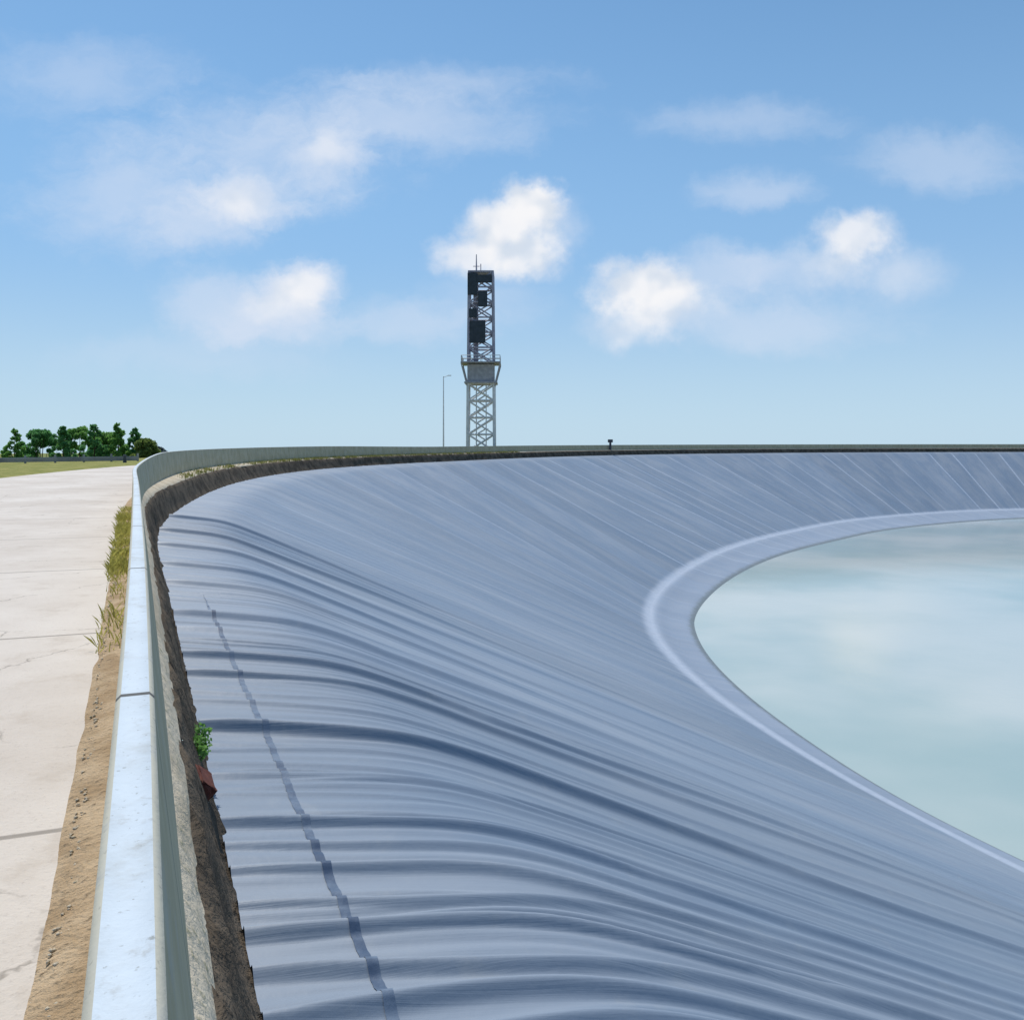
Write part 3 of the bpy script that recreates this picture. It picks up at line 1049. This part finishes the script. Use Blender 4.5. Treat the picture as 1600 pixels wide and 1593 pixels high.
# loose gravel on the dirt strip
def gravel():
    pts = strip_points(1800, 3.0, 26.0, o_road - 0.05, o_road - 0.20, 0.030, 8)
    rg = np.random.default_rng(9)
    V, F = [], []
    base = np.array([[1, 0, 0], [-1, 0, 0], [0, 1, 0], [0, -1, 0], [0, 0, 0.7], [0, 0, -0.7]], float)
    tri = np.array([[0, 2, 4], [2, 1, 4], [1, 3, 4], [3, 0, 4], [2, 0, 5], [1, 2, 5], [3, 1, 5], [0, 3, 5]])
    for i_, p_ in enumerate(pts):
        s_ = rg.uniform(0.004, 0.014)
        V.append(p_ + base * s_ * rg.uniform(0.6, 1.3, (6, 3)))
        F.append(tri + 6 * i_)
    tag(link('gravel', np_mesh('gravel', np.concatenate(V), np.concatenate(F)), M['ledge']), kind='stuff')


gravel()


# weed plant and brick on the bank in the foreground
def on_bank(t, d, z):
    q_ = st(t, d)
    return Vector((q_[0], q_[1], z))


def weed():
    c = on_bank(6.95, 0.40, Z_LIN + 0.22)
    root = empty('weed_plant', c)
    root.scale = (0.75, 0.75, 0.75)
    tag(root, 'small leafy green weed growing on the dark earth bank beside the liner edge', 'plant')
    rg = random.Random(4)
    bm = bmesh.new()
    tips = []
    for k in range(16):
        a = rg.uniform(0, 6.28)
        t_ = Vector((math.cos(a) * rg.uniform(0.04, 0.15), math.sin(a) * rg.uniform(0.05, 0.3), rg.uniform(0.1, 0.36)))
        bm_bar(bm, (0, 0, -0.05), t_, 0.006, 5, 0.003)
        tips.append(t_)
    bm_obj('stem', bm, M['grass_green'], root)
    V, F = leaf_cloud([(t_.x, t_.y, t_.z, 0.055) for t_ in tips] + [(t_.x * 0.6, t_.y * 0.6, t_.z * 0.7, 0.05) for t_ in tips], 0.026, 2200, 5)
    link('foliage', np_mesh('foliage', V, F), M['leaf_mid'], root)


weed()
root = empty('brick', on_bank(6.25, 0.40, Z_LIN + 0.34))
tag(root, 'red-brown broken brick lying on the dark earth bank near the weed', 'brick')
bm = bmesh.new()
bm_box(bm, (0, 0, 0), (0.13, 0.34, 0.12), Matrix.Rotation(R(24), 3, 'Z') @ Matrix.Rotation(R(40), 3, 'Y'))
bmesh.ops.bevel(bm, geom=bm.edges[:], offset=0.012, segments=2, affect='EDGES')
bmesh.ops.subdivide_edges(bm, edges=bm.edges[:], cuts=2)
for v in bm.verts:
    v.co += Vector((random.uniform(-1, 1), random.uniform(-1, 1), random.uniform(-1, 1))) * 0.008
b_ = bm_obj('broken_block', bm, M['brick'], root)


# ------------------------------------------------------------------ dark weld strip on the liner bench, wrinkle shadows painted into its colour
def liner_z(t, d):
    """height of the liner surface (with its folds) abreast of the straight parapet; arrays welcome"""
    t, d = np.atleast_1d(np.asarray(t, float)), np.atleast_1d(np.asarray(d, float))
    X = np.maximum(d - LIN, 0)
    sm = np.interp(t, U, S_main)
    o_ = np.argsort(t)
    h = np.empty_like(t)
    h[o_] = wrinkle(t[o_], X[o_])
    return Z_LIN - BSL * X - sm * sp(X) + h


def draped(name, T_, D_, mat, lift, parent=None):
    """a sheet lying on the liner; T_, D_ are grids of positions along and across"""
    Z_ = liner_z(T_.ravel(), D_.ravel()).reshape(T_.shape) + lift
    XY = T_[..., None] * D + D_[..., None] * PR
    me_ = grid_mesh(name, np.concatenate([XY, Z_[..., None]], -1), closed=False)
    return me_


def seam_shade(t0, t1, d0, half, ph):
    """a weld overlap, darkened to paint in fold shadows, with ragged edges lying on the liner: part of the liner"""
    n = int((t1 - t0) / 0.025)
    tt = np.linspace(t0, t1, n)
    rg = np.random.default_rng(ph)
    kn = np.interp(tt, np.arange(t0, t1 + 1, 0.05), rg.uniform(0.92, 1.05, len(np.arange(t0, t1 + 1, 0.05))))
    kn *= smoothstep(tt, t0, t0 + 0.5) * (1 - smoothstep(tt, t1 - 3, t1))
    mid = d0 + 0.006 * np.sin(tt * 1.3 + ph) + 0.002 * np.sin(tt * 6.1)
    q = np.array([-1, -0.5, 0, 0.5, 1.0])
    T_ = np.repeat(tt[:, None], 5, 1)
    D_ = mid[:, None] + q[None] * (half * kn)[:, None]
    link('weld_seam_shade', draped('weld_seam_shade', T_, D_, None, 0.004), M['seam_shade'], bpy.data.objects['reservoir_liner'])


seam_shade(2.2, 17.0, 1.10, 0.030, 3)
